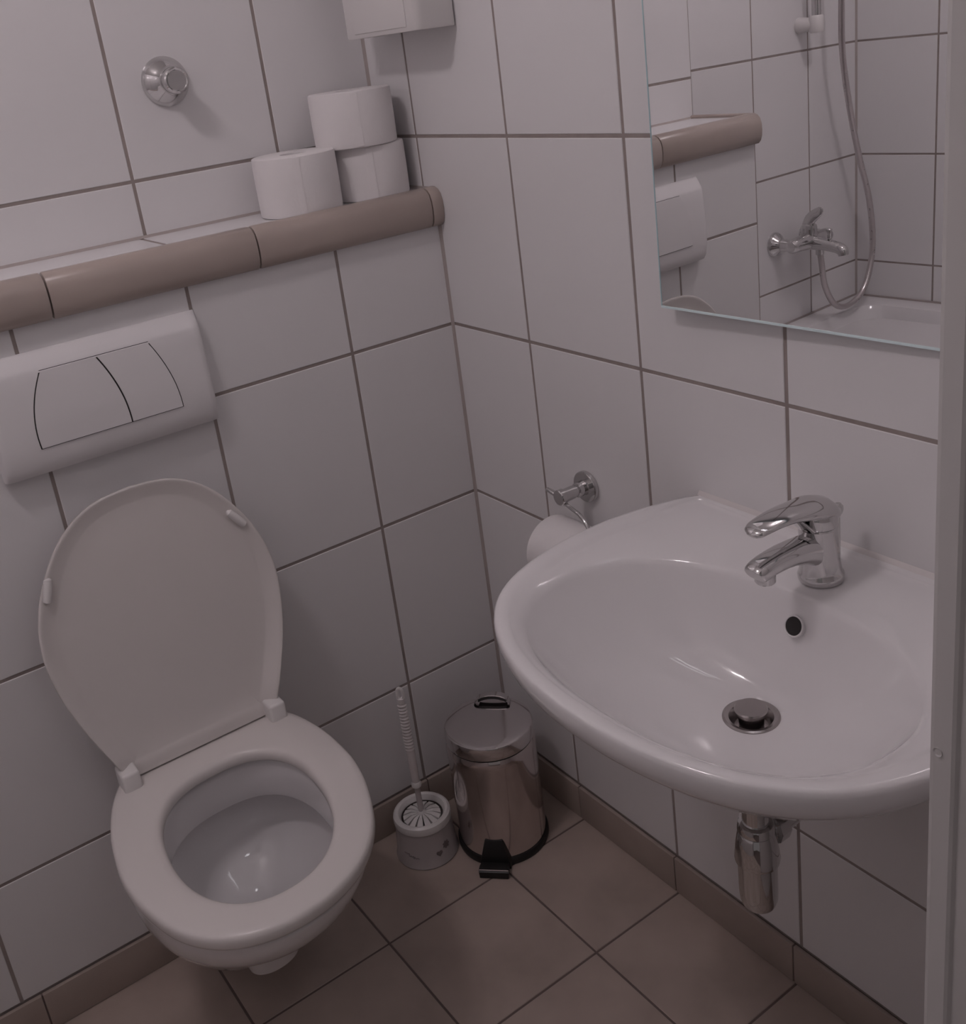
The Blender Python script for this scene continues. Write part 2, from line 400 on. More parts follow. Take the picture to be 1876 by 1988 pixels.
def ccw_from_front(poly):
    # start every outline at its front point and run the same way round so that the lofts do not twist
    n = len(poly); A = sum(poly[i][0] * poly[(i + 1) % n][1] - poly[(i + 1) % n][0] * poly[i][1] for i in range(n))
    if A < 0: poly = poly[::-1]
    cy = sum(p[1] for p in poly) / n
    k = min(range(n), key=lambda i: abs(poly[i][0]) if poly[i][1] < cy else 9)
    return poly[k:] + poly[:k]
SEAT_O = ccw_from_front(SEAT_O)
def polar_match(poly, ref, c):
    return [(c[0] + math.cos(a) * r_, c[1] + math.sin(a) * r_) for a in [math.atan2(y - c[1], x - c[0]) for x, y in ref] for r_ in [ray_poly(poly, c, a)]]
SEAT_I = polar_match(SEAT_I, SEAT_O, (0.0, -0.295))
so = lambda z, d: [tp(u, y, z) for u, y in inset(SEAT_O, d)]
si = lambda z, d: [tp(u, y, z) for u, y in inset(SEAT_I, -d)]
sr = [so(0.4000, 0.004), so(0.4005, 0.001), so(0.404, 0.0), so(0.412, 0.0), so(0.417, 0.0015), so(0.4195, 0.005), so(0.4205, 0.012), si(0.4205, 0.014), si(0.4195, 0.007), si(0.417, 0.003), si(0.412, 0.0005), si(0.404, 0.0), si(0.4005, 0.002), si(0.400, 0.006)]
sv, sf = loft(sr + [sr[0]], False, False)
seat = mk('seat', (sv, sf), M_SEAT, toilet, angle=70)
# lid: stands almost upright, leaning back to the wall; a shallow shell, deeper towards the hinges
LY, LZ, LYT, LZT = -0.098, 0.428, -0.046, 0.843
ld = Vector((0, LYT - LY, LZT - LZ)).normalized(); ln = Vector((0, -ld.z, ld.y))     # ln points towards the room
def lp(u, t, d): return tuple(Vector((XT, LY, LZ)) + Vector((u, 0, 0)) + ld * t + ln * d)
LID_O = sym_outline([(-0.004, 0.108), (0.004, 0.119), (0.032, 0.131), (0.095, 0.155), (0.15, 0.1705), (0.207, 0.178), (0.25, 0.175), (0.285, 0.166), (0.315, 0.153), (0.35, 0.132), (0.378, 0.108), (0.40, 0.078), (0.412, 0.044), (0.416, 0.0)])
def lid_ring(d, ins, lip=0.0):
    return [lp(u, t, d + lip * (0.22 + 0.78 * min(1, max(0, (0.30 - t) / 0.25))) * min(1, max(0, (t - 0.002) / 0.02))) for u, t in inset(LID_O, ins)]
LP = 0.014
lr = [lid_ring(-0.010, 0.03), lid_ring(-0.009, 0.010), lid_ring(-0.006, 0.002), lid_ring(-0.002, 0.0), lid_ring(0.0, 0.0, LP * .8), lid_ring(0.0, 0.0012, LP), lid_ring(0.0, 0.0030, LP), lid_ring(-0.0008, 0.0065, LP * .85), lid_ring(-0.002, 0.014, LP * .45), lid_ring(-0.003, 0.0215, LP * .08), lid_ring(-0.0035, 0.026), lid_ring(-0.004, 0.05)]
lid = mk('lid', loft(lr), M_SEAT, toilet, angle=60)
for (u, t, rot) in ((0.139, 0.316, -0.62), (-0.146, 0.312, 0.30)):
    c = Vector(lp(u, t, -0.0045)); ax = (ld * math.cos(rot) + Vector((1, 0, 0)) * math.sin(rot))
    p0, p1 = c - ax * 0.017, c + ax * 0.017
    mk('bumper', tube([p0 + ln * 0.003, p0 + ax * .002 + ln * 0.006, c + ln * 0.007, p1 - ax * .002 + ln * 0.006, p1 + ln * 0.003], [0.003, 0.0058, 0.0062, 0.0058, 0.003], 12), M_PLASTIC, lid, label='small white rubber buffer')
for s in (-1, 1):
    u = s * 0.1175
    vf = bbox_(XT + u - 0.0135, XT + u + 0.0135, -0.123, -0.084, 0.399, 0.449, 0.005, 3)
    mk('hinge', vf, M_PLASTIC, toilet)

# ------------------------------------------------------------------ flush plate
XP, ZP = -0.607, 0.972
plate = thing('flush_plate', (XP, 0, ZP), 'white dual-button flush plate on the tiles above the toilet', 'flush plate')
def py_(z):      # outward bulge of the plate at height z
    t = (z - 0.888) / 0.168
    k = [(0, 0.018), (0.06, 0.0245), (0.2, 0.0285), (0.45, 0.0275), (0.75, 0.0235), (0.85, 0.0218), (0.885, 0.0195), (0.985, 0.0065), (1.0, 0.003)]
    for (a, b), (c, d) in zip(k[:-1], k[1:]):
        if a <= t <= c + 1e-6: return b + (d - b) * (t - a) / (c - a)
    return k[0][1] if t < 0 else k[-1][1]
zz = [0.888 + 0.168 * t for t in (0, 0.02, 0.06, 0.12, 0.2, 0.32, 0.45, 0.6, 0.75, 0.85, 0.885, 0.935, 0.985, 1.0)]
cols = []
for xq, k in ((-0.157, 0.0), (-0.157, 0.55), (-0.1555, 0.8), (-0.152, 0.94), (-0.145, 1.0), (0.145, 1.0), (0.152, 0.94), (0.1555, 0.8), (0.157, 0.55), (0.157, 0.0)):
    cols.append([(XP + xq, -py_(z) * k - 0.0002, z) for z in zz])
pv, pf = loft(cols, False, False, closed=False)
n = len(zz)
pf += [tuple(c * n for c in range(len(cols))), tuple(c * n + n - 1 for c in range(len(cols)))][::1]
mk('plate', (pv, pf), M_PLATE, plate, angle=40)
zt, zb = 1.031, 0.9265
def edge(xt, xb, bulge, z):
    t = (zt - z) / (zt - zb); return xt + (xb - xt) * t + bulge * 4 * t * (1 - t)
def button(x0, x1, off, grow, nseg=14):
    V, F = [], []
    ks = [i / nseg for i in range(nseg + 1)]
    for sgn in (0, 1):
        for k in ks:
            z = zt + grow - (zt - zb + 2 * grow) * k
            zc = min(max(z, zb), zt)
            a, b = edge(*x0, zc) - grow, edge(*x1, zc) + grow
            for j in range(9):
                x = a + (b - a) * j / 8
                V.append((x, -py_(z) - (off if sgn else -0.001), z))
    m_ = 9; L_ = m_ * (nseg + 1)
    for i in range(nseg):
        for j in range(8):
            q = i * m_ + j
            F.append((L_ + q, L_ + q + 1, L_ + q + m_ + 1, L_ + q + m_)); F.append((q, q + m_, q + m_ + 1, q + 1))
    bd = [j for j in range(m_)] + [i * m_ + 8 for i in range(1, nseg + 1)] + [nseg * m_ + j for j in range(7, -1, -1)] + [i * m_ for i in range(nseg - 1, 0, -1)]
    for a, b in zip(bd, bd[1:] + bd[:1]): F.append((a, b, L_ + b, L_ + a))
    return V, F
eL, eM, eR = (-0.684, -0.709, -0.009), (-0.6075, -0.581, 0.007), (-0.532, -0.504, 0.007)
sh = lambda e, d: (e[0] + d, e[1] + d, e[2])
mk('button_gap_shade', button(eL, eR, 0.0004, 0.0009), M_SHADE, plate)  # dark sheet painting the shadow line around the buttons
mk('button', button(sh(eL, 0.0004), sh(eM, -0.0008), 0.0022, -0.0004), M_PLATE, plate, angle=30, label='wide flush button with rounded left side')
mk('button', button(sh(eM, 0.0008), sh(eR, -0.0004), 0.0022, -0.0004), M_PLATE, plate, angle=30, label='narrow flush button with curved sides')

# ------------------------------------------------------------------ stop valve on the niche wall
kx, kz = -0.359, 1.3745
valve = thing('stop_valve', (kx, D, kz), 'round chrome shut-off valve on the wall above the shelf', 'valve')
mk('rosette', lathe([(0.0365, 0.0), (0.0375, -0.002), (0.0365, -0.005), (0.031, -0.011), (0.0235, -0.0185), (0.0175, -0.0235), (0.0165, -0.026)], (kx, D, kz), 'y', 48), M_CHROME, valve)
mk('knob', lathe([(0.0125, -0.022), (0.0135, -0.030), (0.0165, -0.033), (0.0195, -0.0365), (0.0205, -0.044), (0.0195, -0.0515), (0.017, -0.054), (0.0155, -0.0545), (0.0145, -0.0535), (0.0001, -0.0533)], (kx, D, kz), 'y', 36), M_CHROME, valve, angle=25)

# ------------------------------------------------------------------ dispenser box in the corner
dsp = thing('wall_dispenser', (-0.036, -0.015, 1.398), 'white box on the right wall above the toilet rolls', 'dispenser')
def rr(x0, x1, y0, y1, z, r, n=6):
    out = []
    for cx_, cy_, a0 in ((x1 - r, y1 - r, 0), (x0 + r, y1 - r, PI / 2), (x0 + r, y0 + r, PI), (x1 - r, y0 + r, 3 * PI / 2)):
        for i in range(n + 1):
            a = a0 + PI / 2 * i / n; out.append((cx_ + r * math.cos(a), cy_ + r * math.sin(a), z))
    return out
mk('housing', loft([rr(-0.066, 0.0, -0.118, 0.088, 1.400, 0.008), rr(-0.0705, 0.0, -0.1225, 0.0925, 1.3985, 0.011), rr(-0.072, 0.0, -0.124, 0.094, 1.401, 0.012), rr(-0.072, 0.0, -0.124, 0.094, 1.638, 0.012), rr(-0.068, 0.0, -0.12, 0.09, 1.645, 0.01)]), M_PLASTIC, dsp)
mk('cover_panel', bbox_(-0.0738, -0.070, -0.096, 0.060, 1.405, 1.62, 0.0015, 2), M_PLASTIC, dsp)

# ------------------------------------------------------------------ toilet rolls
def roll(loc, r, h, label, axis='z', group=None):
    o = thing('toilet_roll', loc, label, 'toilet roll', group)
    ri = 0.021
    pr = [(ri, 0.0005), (r - 0.003, 0.0), (r - 0.0006, 0.0012), (r, 0.004), (r + 0.0004, h / 2), (r, h - 0.004), (r - 0.0006, h - 0.0012), (r - 0.003, h), (ri, h - 0.0005), (ri, 0.0005)]
    c = Vector(loc)
    if axis == 'y':
        pr = [(a, b - h / 2) for a, b in pr]
    mk('paper', lathe(pr, c, axis, 56, False, False), M_PAPER, o)
    pc = [(ri - 0.0002, 0.001), (ri - 0.0002, h - 0.001), (ri - 0.0016, h - 0.001), (ri - 0.0016, 0.001), (ri - 0.0002, 0.001)]
    if axis == 'y': pc = [(a, b - h / 2) for a, b in pc]
    mk('core', lathe(pc, c, axis, 32, False, False), M_PAPER, o)
    # loose end of the outer sheet
    if axis == 'z':
        a0 = -1.9
        V = [];F = []
        for i in range(7):
            a = a0 - 0.16 + 0.32 * i / 6 * 0.5
            rr_ = r + 0.0006 + 0.0006 * (i / 6)
            for z in (0.003, h - 0.003): V.append((c.x + rr_ * math.cos(a), c.y + rr_ * math.sin(a), c.z + z))
            for z in (0.003, h - 0.003): V.append((c.x + (r - .0005) * math.cos(a), c.y + (r - .0005) * math.sin(a), c.z + z))
        for i in range(6):
            q = 4 * i; F += [(q, q + 1, q + 5, q + 4), (q + 2, q + 6, q + 7, q + 3), (q, q + 4, q + 6, q + 2), (q + 1, q + 3, q + 7, q + 5)]
        F += [(0, 2, 3, 1), (24, 25, 27, 26)]
        mk('loose_end', (V, F), M_PAPER, o)
    return o
GR = 'spare toilet rolls on the shelf'
roll((-0.208, 0.078, ZS + .0002), 0.0665, 0.093, 'white toilet roll standing alone at the left on the tiled shelf', group=GR)
roll((-0.073, 0.086, ZS + .0002), 0.0655, 0.0865, 'lower white toilet roll of the stack in the shelf corner', group=GR)
roll((-0.088, 0.082, ZS + .0002 + 0.0866), 0.0675, 0.0875, 'upper white toilet roll lying on top of another roll', group=GR)

# ------------------------------------------------------------------ washbasin
YB, ZR = -0.8135, 0.7586
DX = -0.195
basin = thing('washbasin', (-0.2, YB, 0.6), 'white ceramic washbasin with rounded front on the right wall', 'washbasin')
half = [(0.0, 0.255), (-0.03, 0.268), (-0.062, 0.2785), (-0.11, 0.289), (-0.158, 0.2935), (-0.21, 0.2925), (-0.26, 0.284), (-0.31, 0.268), (-0.352, 0.243), (-0.387, 0.206), (-0.414, 0.158), (-0.433, 0.098), (-0.4415, 0.04), (-0.443, 0.0)]
hc = [(p.x, p.y) for p in catmull([(a, b, 0) for a, b in half], 6)]
opoly = hc + [(a, -b) for a, b in reversed(hc[:-1])]
ipoly = []
for i in range(120):
    t = 2 * PI * i / 120; c, s = math.cos(t), math.sin(t); e = 2 / 2.3
    ipoly.append((-0.262 + (0.150 if c > 0 else 0.148) * math.copysign(abs(c) ** e, c), 0.229 * math.copysign(abs(s) ** e, s)))
CC = (-0.24, 0.0); NA = 120
ANG = [2 * PI * (i + 0.5) / NA for i in range(NA)]
RO = [ray_poly(opoly, CC, a) for a in ANG]
RI = [ray_poly(ipoly, CC, a) for a in ANG]
def oring(k, z, inset=0.0, wall=True):
    out = []
    for a, ro in zip(ANG, RO):
        r_ = ro * k - inset; x = CC[0] + r_ * math.cos(a); y = CC[1] + r_ * math.sin(a)
        onw = CC[0] + ro * math.cos(a) > -0.004
        if wall and onw: x = -0.0006
        out.append((x, YB + y, z))
    return out
def lring(back, frac, z):
    out = []
    for a, ro, ri in zip(ANG, RO, RI):
        x0 = CC[0] + ro * math.cos(a)
        w = min(1, max(0, (-x0 - 0.01) / 0.09)); w = w * w * (3 - 2 * w)
        gap = ro - ri * 1.03; front = min(0.040, gap) * frac
        r_ = ro - (back * (1 - w) + front * w); out.append((CC[0] + r_ * math.cos(a), YB + r_ * math.sin(a), z))
    return out
def iring(k, z):
    return [(CC[0] + r * k * math.cos(a), YB + r * k * math.sin(a), z) for a, r in zip(ANG, RI)]
def mixr(A, B, t, z):
    return [(a[0] * (1 - t) + b[0] * t, a[1] * (1 - t) + b[1] * t, z) for a, b in zip(A, B)]
circ = [(DX + 0.030 * math.cos(a), YB + 0.030 * math.sin(a), 0) for a in ANG]
O1 = oring(1, 0)
ZD = 0.627
R_ = [[(x, y, 0.598) for x, y, _ in circ], mixr(circ, O1, 0.3, 0.606), mixr(circ, O1, 0.55, 0.636), mixr(circ, O1, 0.75, 0.674), mixr(circ, O1, 0.88, 0.703),
      mixr(circ, O1, 0.95, ZR - 0.0395), oring(0.978, ZR - 0.031), oring(0.992, ZR - 0.0225), oring(1.0, ZR - 0.014), oring(1.0, ZR - 0.007), oring(0.996, ZR - 0.0025), oring(0.987, ZR - 0.0003), oring(0.97, ZR),
      lring(0.010, 0.55, ZR - 0.0006), lring(0.012, 0.68, ZR - 0.003), lring(0.014, 0.80, ZR - 0.0052), lring(0.02, 0.90, ZR - 0.0064)]
R_ += [iring(1.03, ZR - 0.0085), iring(1.0, ZR - 0.0125), iring(0.985, ZR - 0.0175)]
I0 = iring(0.985, 0)
cdr = [(DX + 0.0315 * math.cos(a), YB + 0.0315 * math.sin(a), 0) for a in ANG]
D_ = ZR - 0.0175 - ZD
for s in (0.96, 0.93, 0.89, 0.84, 0.78, 0.71, 0.63, 0.54, 0.44, 0.33, 0.22, 0.11, 0.0):
    R_.append(mixr(cdr, I0, s, ZD + D_ * (0.93 * s ** 2.5 + 0.07 * s)))
R_.append([(x, y, ZD - 0.02) for x, y, _ in cdr])
mk('bowl', loft(R_), M_CERAMIC, basin, angle=80)
# silicone line along the wall
mk('silicone_joint', loft([[(0, y, ZR - .002), (-0.006, y, ZR - .002), (-0.0025, y, ZR + 0.0022), (0, y, ZR + 0.005)] for y in (YB - 0.252, YB + 0.252)]), M_SILW, basin, smooth=False)
# waste
waste = mk('drain', lathe([(0.0001, -0.012), (0.019, -0.012), (0.0215, -0.004), (0.025, 0.0008), (0.0295, 0.0022), (0.032, 0.0012), (0.0325, -0.001)], (DX, YB, ZD), n=48, cap1=False), M_DRAIN, basin, label='chrome drain ring')
mk('plug', lathe([(0.014, -0.011), (0.0145, 0.004), (0.017, 0.0045), (0.017, 0.0055), (0.0185, 0.0062), (0.0188, 0.0105), (0.0175, 0.0122), (0.0001, 0.0132)], (DX, YB, ZD), n=40), M_DRAIN, waste, label='round chrome drain plug')
# overflow
ov = Vector((-0.1235, YB - 0.004, 0.7135)); nv = Vector((-0.90, 0, 0.43)).normalized()
Mo = nv.to_track_quat('Z', 'Y').to_matrix()
ovo = mk('overflow', lathe([(0.0128, -0.004), (0.0128, 0.0012), (0.0118, 0.0018), (0.0108, 0.0012), (0.0105, -0.004)], ov, n=32, M=Mo), M_CERAMIC, basin)
mk('overflow_shade', lathe([(0.0001, 0.0006), (0.0106, 0.0006), (0.0106, -0.004)], ov, n=28, M=Mo), M_SHADE, ovo, label='dark disc painted as the shade inside the overflow hole')  # flat dark disc in place of a shaded recess

# ------------------------------------------------------------------ basin tap
YP = -0.8135; Z0 = ZR - 0.006
tap = thing('basin_tap', (-0.070, YP, Z0), 'chrome single-lever tap on the washbasin', 'tap')
bp_ = [(-0.0700, 0.0000, 0.0255), (-0.0700, 0.0045, 0.0262), (-0.0700, 0.0075, 0.0255), (-0.0705, 0.0100, 0.0238), (-0.0715, 0.025, 0.0222), (-0.0725, 0.042, 0.0216), (-0.0735, 0.058, 0.0218), (-0.0740, 0.067, 0.0220), (-0.0740, 0.0685, 0.0208)]
rings = []
for x, z, r in bp_:
    rings.append([(x + r * math.cos(2 * PI * i / 40), YP + r * math.sin(2 * PI * i / 40), Z0 + z) for i in range(40)])
mk('body', loft(rings), M_CHROME, tap)
mk('spout', tube([(-0.076, YP, Z0 + 0.038), (-0.095, YP, Z0 + 0.045), (-0.125, YP, Z0 + 0.0515), (-0.155, YP, Z0 + 0.0525), (-0.172, YP, Z0 + 0.0505), (-0.1785, YP, Z0 + 0.0485), (-0.1805, YP, Z0 + 0.0475)],
     [(0.017, 0.020), (0.0165, 0.0165), (0.0158, 0.0125), (0.0152, 0.0112), (0.0148, 0.0108), (0.0140, 0.0098), (0.0125, 0.0085)], 24, per=3, power=2.6), M_CHROME, tap)
mk('aerator', lathe([(0.0115, 0.0), (0.0115, -0.012), (0.0105, -0.0135), (0.0001, -0.013)], (-0.1635, YP, Z0 + 0.0465), n=28), M_CHROME, tap)
lv = [(-0.0535, YP, Z0 + 0.0735), (-0.0585, YP, Z0 + 0.081), (-0.069, YP, Z0 + 0.0880), (-0.084, YP, Z0 + 0.0925), (-0.106, YP, Z0 + 0.0965), (-0.130, YP, Z0 + 0.1005), (-0.152, YP, Z0 + 0.1015), (-0.170, YP, Z0 + 0.1005), (-0.179, YP, Z0 + 0.098), (-0.1825, YP, Z0 + 0.0955)]
lw = [(0.014, 0.004), (0.0195, 0.009), (0.0228, 0.0128), (0.0240, 0.0130), (0.0222, 0.0100), (0.0198, 0.0072), (0.0178, 0.0058), (0.0160, 0.0052), (0.0125, 0.0046), (0.006, 0.003)]
lever = mk('lever', tube(lv, lw, 24, per=3), M_CHROME, tap)
mk('lever_cap', lathe([(0.0216, 0.0695), (0.0222, 0.073), (0.0222, 0.080), (0.0210, 0.087), (0.018, 0.092), (0.012, 0.0945)], (-0.0740, YP, Z0), n=40), M_CHROME, tap)
mk('lever_strut', tube([(-0.094, YP, Z0 + 0.070), (-0.104, YP, Z0 + 0.080), (-0.118, YP, Z0 + 0.093)], [(0.013, 0.004), (0.0125, 0.0035), (0.013, 0.003)], 16, per=2), M_CHROME, tap)
mk('pop_up_rod', join(tube([(-0.038, YP, Z0 + 0.0), (-0.038, YP, Z0 + 0.070)], 0.0022, 12), lathe([(0.0001, 0.068), (0.0045, 0.069), (0.006, 0.074), (0.0058, 0.078), (0.003, 0.0815), (0.0001, 0.082)], (-0.038, YP, Z0), n=18)), M_CHROME, tap, label='small pull-up rod behind the tap')

# ------------------------------------------------------------------ bottle trap
trap = thing('bottle_trap', (DX, YB, 0.345), 'chrome bottle trap hanging below the washbasin', 'trap')
mk('tail_pipe', lathe([(0.016, 0.597), (0.016, 0.455)], (DX, YB, 0), n=32), M_CHROME, trap)
mk('collar_nut', lathe([(0.017, 0.600), (0.026, 0.598), (0.026, 0.580), (0.017, 0.577)], (DX, YB, 0), n=8), M_CHROME, trap, smooth=False)
mk('top_nut', lathe([(0.0165, 0.4820), (0.0205, 0.4805), (0.0218, 0.4760), (0.0222, 0.4705), (0.0205, 0.4680)], (DX, YB, 0), n=32), M_CHROME, trap)
mk('cup', lathe([(0.0200, 0.4685), (0.0225, 0.4640), (0.0250, 0.4470), (0.0268, 0.4300), (0.0262, 0.4260), (0.0232, 0.4230), (0.0230, 0.3820), (0.0222, 0.3680), (0.0195, 0.3605), (0.0140, 0.3575), (0.0001, 0.3565)], (DX, YB, 0), n=40), M_CHROME, trap)
mk('outlet_pipe', tube([(DX + 0.015, YB, 0.4570), (DX + 0.06, YB, 0.4590), (-0.08, YB, 0.4590), (-0.001, YB, 0.4590)], 0.0155, 24), M_CHROME, trap)
mk('outlet_nut', lathe([(0.0165, DX + 0.020), (0.0215, DX + 0.022), (0.0215, DX + 0.038), (0.0165, DX + 0.040)], (0, YB, 0.4590), 'x', 10), M_CHROME, trap, smooth=False)
mk('rosette', lathe([(0.0155, -0.024), (0.022, -0.016), (0.033, -0.006), (0.0345, -0.001), (0.0345, -0.0002)], (0, YB, 0.4590), 'x', 36), M_CHROME, trap)

# ------------------------------------------------------------------ mirror
mirror = thing('wall_mirror', (-0.012, -0.75, 1.024), 'rectangular frameless mirror with glass edge above the washbasin', 'mirror')
nM = Vector((-1, -0.041, 0.0033)).normalized(); oM = Vector((-0.0165, -0.73, 1.03))
tM = Vector((0, 0, 1)).cross(nM).normalized()       # along the wall
if tM.y > 0: tM = -tM
uM = nM.cross(tM); uM = uM if uM.z > 0 else -uM
def mp(y, z, d):
    # point on the mirror plane with given y and z, d in front of it
    p = oM + tM * ((y - oM.y) / tM.y) + uM * ((z - oM.z) / uM.z); return tuple(p + nM * d)
Y0_, Y1_, ZA, ZBm = -0.965, -0.5375, 1.0237, 1.66
def mslab(y0, y1, z0, z1, d0, d1):
    return ([mp(y0, z0, d0), mp(y1, z0, d0), mp(y1, z1, d0), mp(y0, z1, d0), mp(y0, z0, d1), mp(y1, z0, d1), mp(y1, z1, d1), mp(y0, z1, d1)],
            [(0, 3, 2, 1), (4, 5, 6, 7), (0, 1, 5, 4), (1, 2, 6, 5), (2, 3, 7, 6), (3, 0, 4, 7)])
mk('pane', mslab(Y0_, Y1_, ZA, ZBm, -0.004, -0.0002), M_GLASSEDGE, mirror, smooth=False)
mk('silvering', mslab(Y0_ + .0006, Y1_ - .0006, ZA + .0006, ZBm - .0006, -0.0003, 0.0), M_MIRROR, mirror, smooth=False)
for z_ in (ZA + 0.06, ZBm - 0.08):
    mk('wall_bracket', mslab(Y0_ + 0.06, Y1_ - 0.06, z_, z_ + 0.03, -0.0085, -0.004), M_LACQ, mirror, smooth=False)
mk('polished_edge', mslab(Y0_ + .0002, Y1_ - .0002, ZA + .0001, ZA + .0030, 0.0, 0.0006), M_EDGEGLINT, mirror, smooth=False, label='lower glass edge with its glint painted bright')  # glint of the bevel painted as a bright strip
mk('polished_edge', mslab(Y1_ - .0016, Y1_ - .0002, ZA + .0030, ZBm - .0002, 0.0, 0.0005), M_GLASSEDGE, mirror, smooth=False, label='blue-green side edge of the glass')

# ------------------------------------------------------------------ toilet paper holder and its roll
hy, hz = -0.325, 0.7035
hold = thing('paper_holder', (0, hy, hz), 'chrome toilet paper holder on the right wall beside the washbasin', 'paper holder')
mk('rosette', lathe([(0.0245, -0.0002), (0.0255, -0.002), (0.0255, -0.0075), (0.0245, -0.009), (0.0125, -0.0095), (0.012, -0.011)], (0, hy, hz), 'x', 40), M_CHROME, hold)
mk('post', lathe([(0.012, -0.009), (0.0115, -0.024), (0.0085, -0.0255), (0.0085, -0.030), (0.0105, -0.0315), (0.0105, -0.050), (0.0125, -0.0515), (0.0125, -0.0600), (0.0115, -0.0612), (0.0001, -0.0612)], (0, hy, hz), 'x', 32), M_CHROME, hold)
mk('thumb_bar', tube([(-0.056, hy + 0.006, hz + 0.001), (-0.057, hy + 0.020, hz + 0.004), (-0.058, hy + 0.030, hz + 0.006)], [(0.005, 0.004), (0.005, 0.0035), (0.004, 0.003)], 12), M_CHROME, hold)
AX, AZ = -0.062, 0.6285
mk('wire_arm', tube([(-0.055, hy - 0.004, hz - 0.008), (-0.057, hy - 0.022, hz - 0.011), (-0.059, hy - 0.046, hz - 0.016), (-0.061, hy - 0.064, hz - 0.028), (AX, hy - 0.0745, hz - 0.050), (AX, hy - 0.076, AZ + 0.010), (AX, hy - 0.070, AZ + 0.0012), (AX, hy - 0.055, AZ), (AX, hy, AZ), (AX, hy + 0.032, AZ), (AX, hy + 0.040, AZ + 0.004), (AX, hy + 0.0415, AZ + 0.016)], 0.0033, 12, per=5), M_CHROME, hold)
roll((AX, hy - 0.020, AZ - 0.0155), 0.0525, 0.096, 'white toilet roll hanging on the chrome holder behind the washbasin', 'y')

# ------------------------------------------------------------------ pedal bin
bx, by = -0.137, -0.152
bn = thing('pedal_bin', (bx, by, 0), 'small polished steel pedal bin in the corner under the washbasin', 'bin')
mk('base_ring', lathe([(0.076, 0.0), (0.0825, 0.0005), (0.0835, 0.004), (0.0832, 0.012), (0.0815, 0.0145), (0.078, 0.015)], (bx, by, 0), n=64), M_BLACK, bn, label='black plastic base ring')
mk('body', lathe([(0.0795, 0.012), (0.0795, 0.20), (0.0790, 0.214), (0.0765, 0.218), (0.0755, 0.220)], (bx, by, 0), n=72), M_STEEL, bn)
mk('lid_gap_shade', lathe([(0.0768, 0.2175), (0.0768, 0.2225)], (bx, by, 0), n=64), M_SHADE, bn)  # dark band painted in for the shade between body and lid
lidb = mk('lid', lathe([(0.0772, 0.2205), (0.0785, 0.2212), (0.0788, 0.224), (0.0787, 0.2425), (0.0778, 0.2448), (0.0758, 0.2458), (0.060, 0.2468), (0.035, 0.2476), (0.0001, 0.2479)], (bx, by, 0), n=72), M_LIDSTEEL, bn, label='mirror-bright domed lid')
pd = Vector((-0.715, -0.70, 0)).normalized(); ps = Vector((-pd.y, pd.x, 0))       # pedal points at the camera
B0 = Vector((bx, by, 0))
# wire lifting handle at the back of the lid
hb = B0 - pd * 0.050
hp = []
for i in range(15):
    a = PI * i / 14
    hp.append(hb + ps * (0.033 * math.cos(a)) + Vector((0, 0, 0.2464 + 0.016 * math.sin(a) ** 0.7)) - pd * (0.010 * math.sin(a)))
dz = Vector((0, 0, 1))
strip = [[p - pd * 0.0065, p + pd * 0.0065, p + pd * 0.0065 - dz * 0.0018, p - pd * 0.0065 - dz * 0.0018] for p in hp]
hdl = mk('lid_handle', loft(strip), M_LIDSTEEL, lidb, label='steel arched lid handle', angle=40)
strip = [[p - pd * 0.0060 - dz * 0.0019, p + pd * 0.0068 - dz * 0.0019, p + pd * 0.0068 - dz * 0.0075, p - pd * 0.0060 - dz * 0.0075] for p in hp[3:-3]]
mk('grip', loft(strip), M_BLACK, bn, label='black grip under the lid handle', angle=40)
# pedal and its black housing
def pq(a, b, z): return tuple(B0 + pd * a + ps * b + Vector((0, 0, z)))
hs = [[pq(0.076, -0.027, 0.0008), pq(0.088, -0.027, 0.0008), pq(0.088, 0.027, 0.0008), pq(0.076, 0.027, 0.0008)],
      [pq(0.076, -0.027, 0.016), pq(0.090, -0.026, 0.016), pq(0.090, 0.026, 0.016), pq(0.076, 0.027, 0.016)],
      [pq(0.0755, -0.0175, 0.053), pq(0.0835, -0.0165, 0.051), pq(0.0835, 0.0165, 0.051), pq(0.0755, 0.0175, 0.053)],
      [pq(0.0755, -0.016, 0.056), pq(0.0800, -0.015, 0.0555), pq(0.0800, 0.015, 0.0555), pq(0.0755, 0.016, 0.056)]]
mk('pedal_housing', loft(hs), M_BLACK, bn, angle=30)
ped = [[pq(a, -w, z), pq(a, w, z), pq(a, w, z - 0.004), pq(a, -w, z - 0.004)] for a, w, z in ((0.086, 0.024, 0.0150), (0.098, 0.0265, 0.0155), (0.108, 0.0270, 0.0150))]
ped += [[pq(a, -w, z), pq(a, w, z), pq(a - 0.004, w, z), pq(a - 0.004, -w, z)] for a, w, z in ((0.1115, 0.0265, 0.0125), (0.1125, 0.0255, 0.0015))]
pedal = mk('pedal', loft(ped), M_BLACK, bn, angle=30)
mk('pedal_edge', tube([pq(0.1085, -0.026, 0.0152), pq(0.1088, 0.0, 0.0154), pq(0.1085, 0.026, 0.0152)], 0.0009, 8), M_STEEL, pedal, label='thin steel strip on the pedal edge')  # thin steel strip along the front edge of the pedal

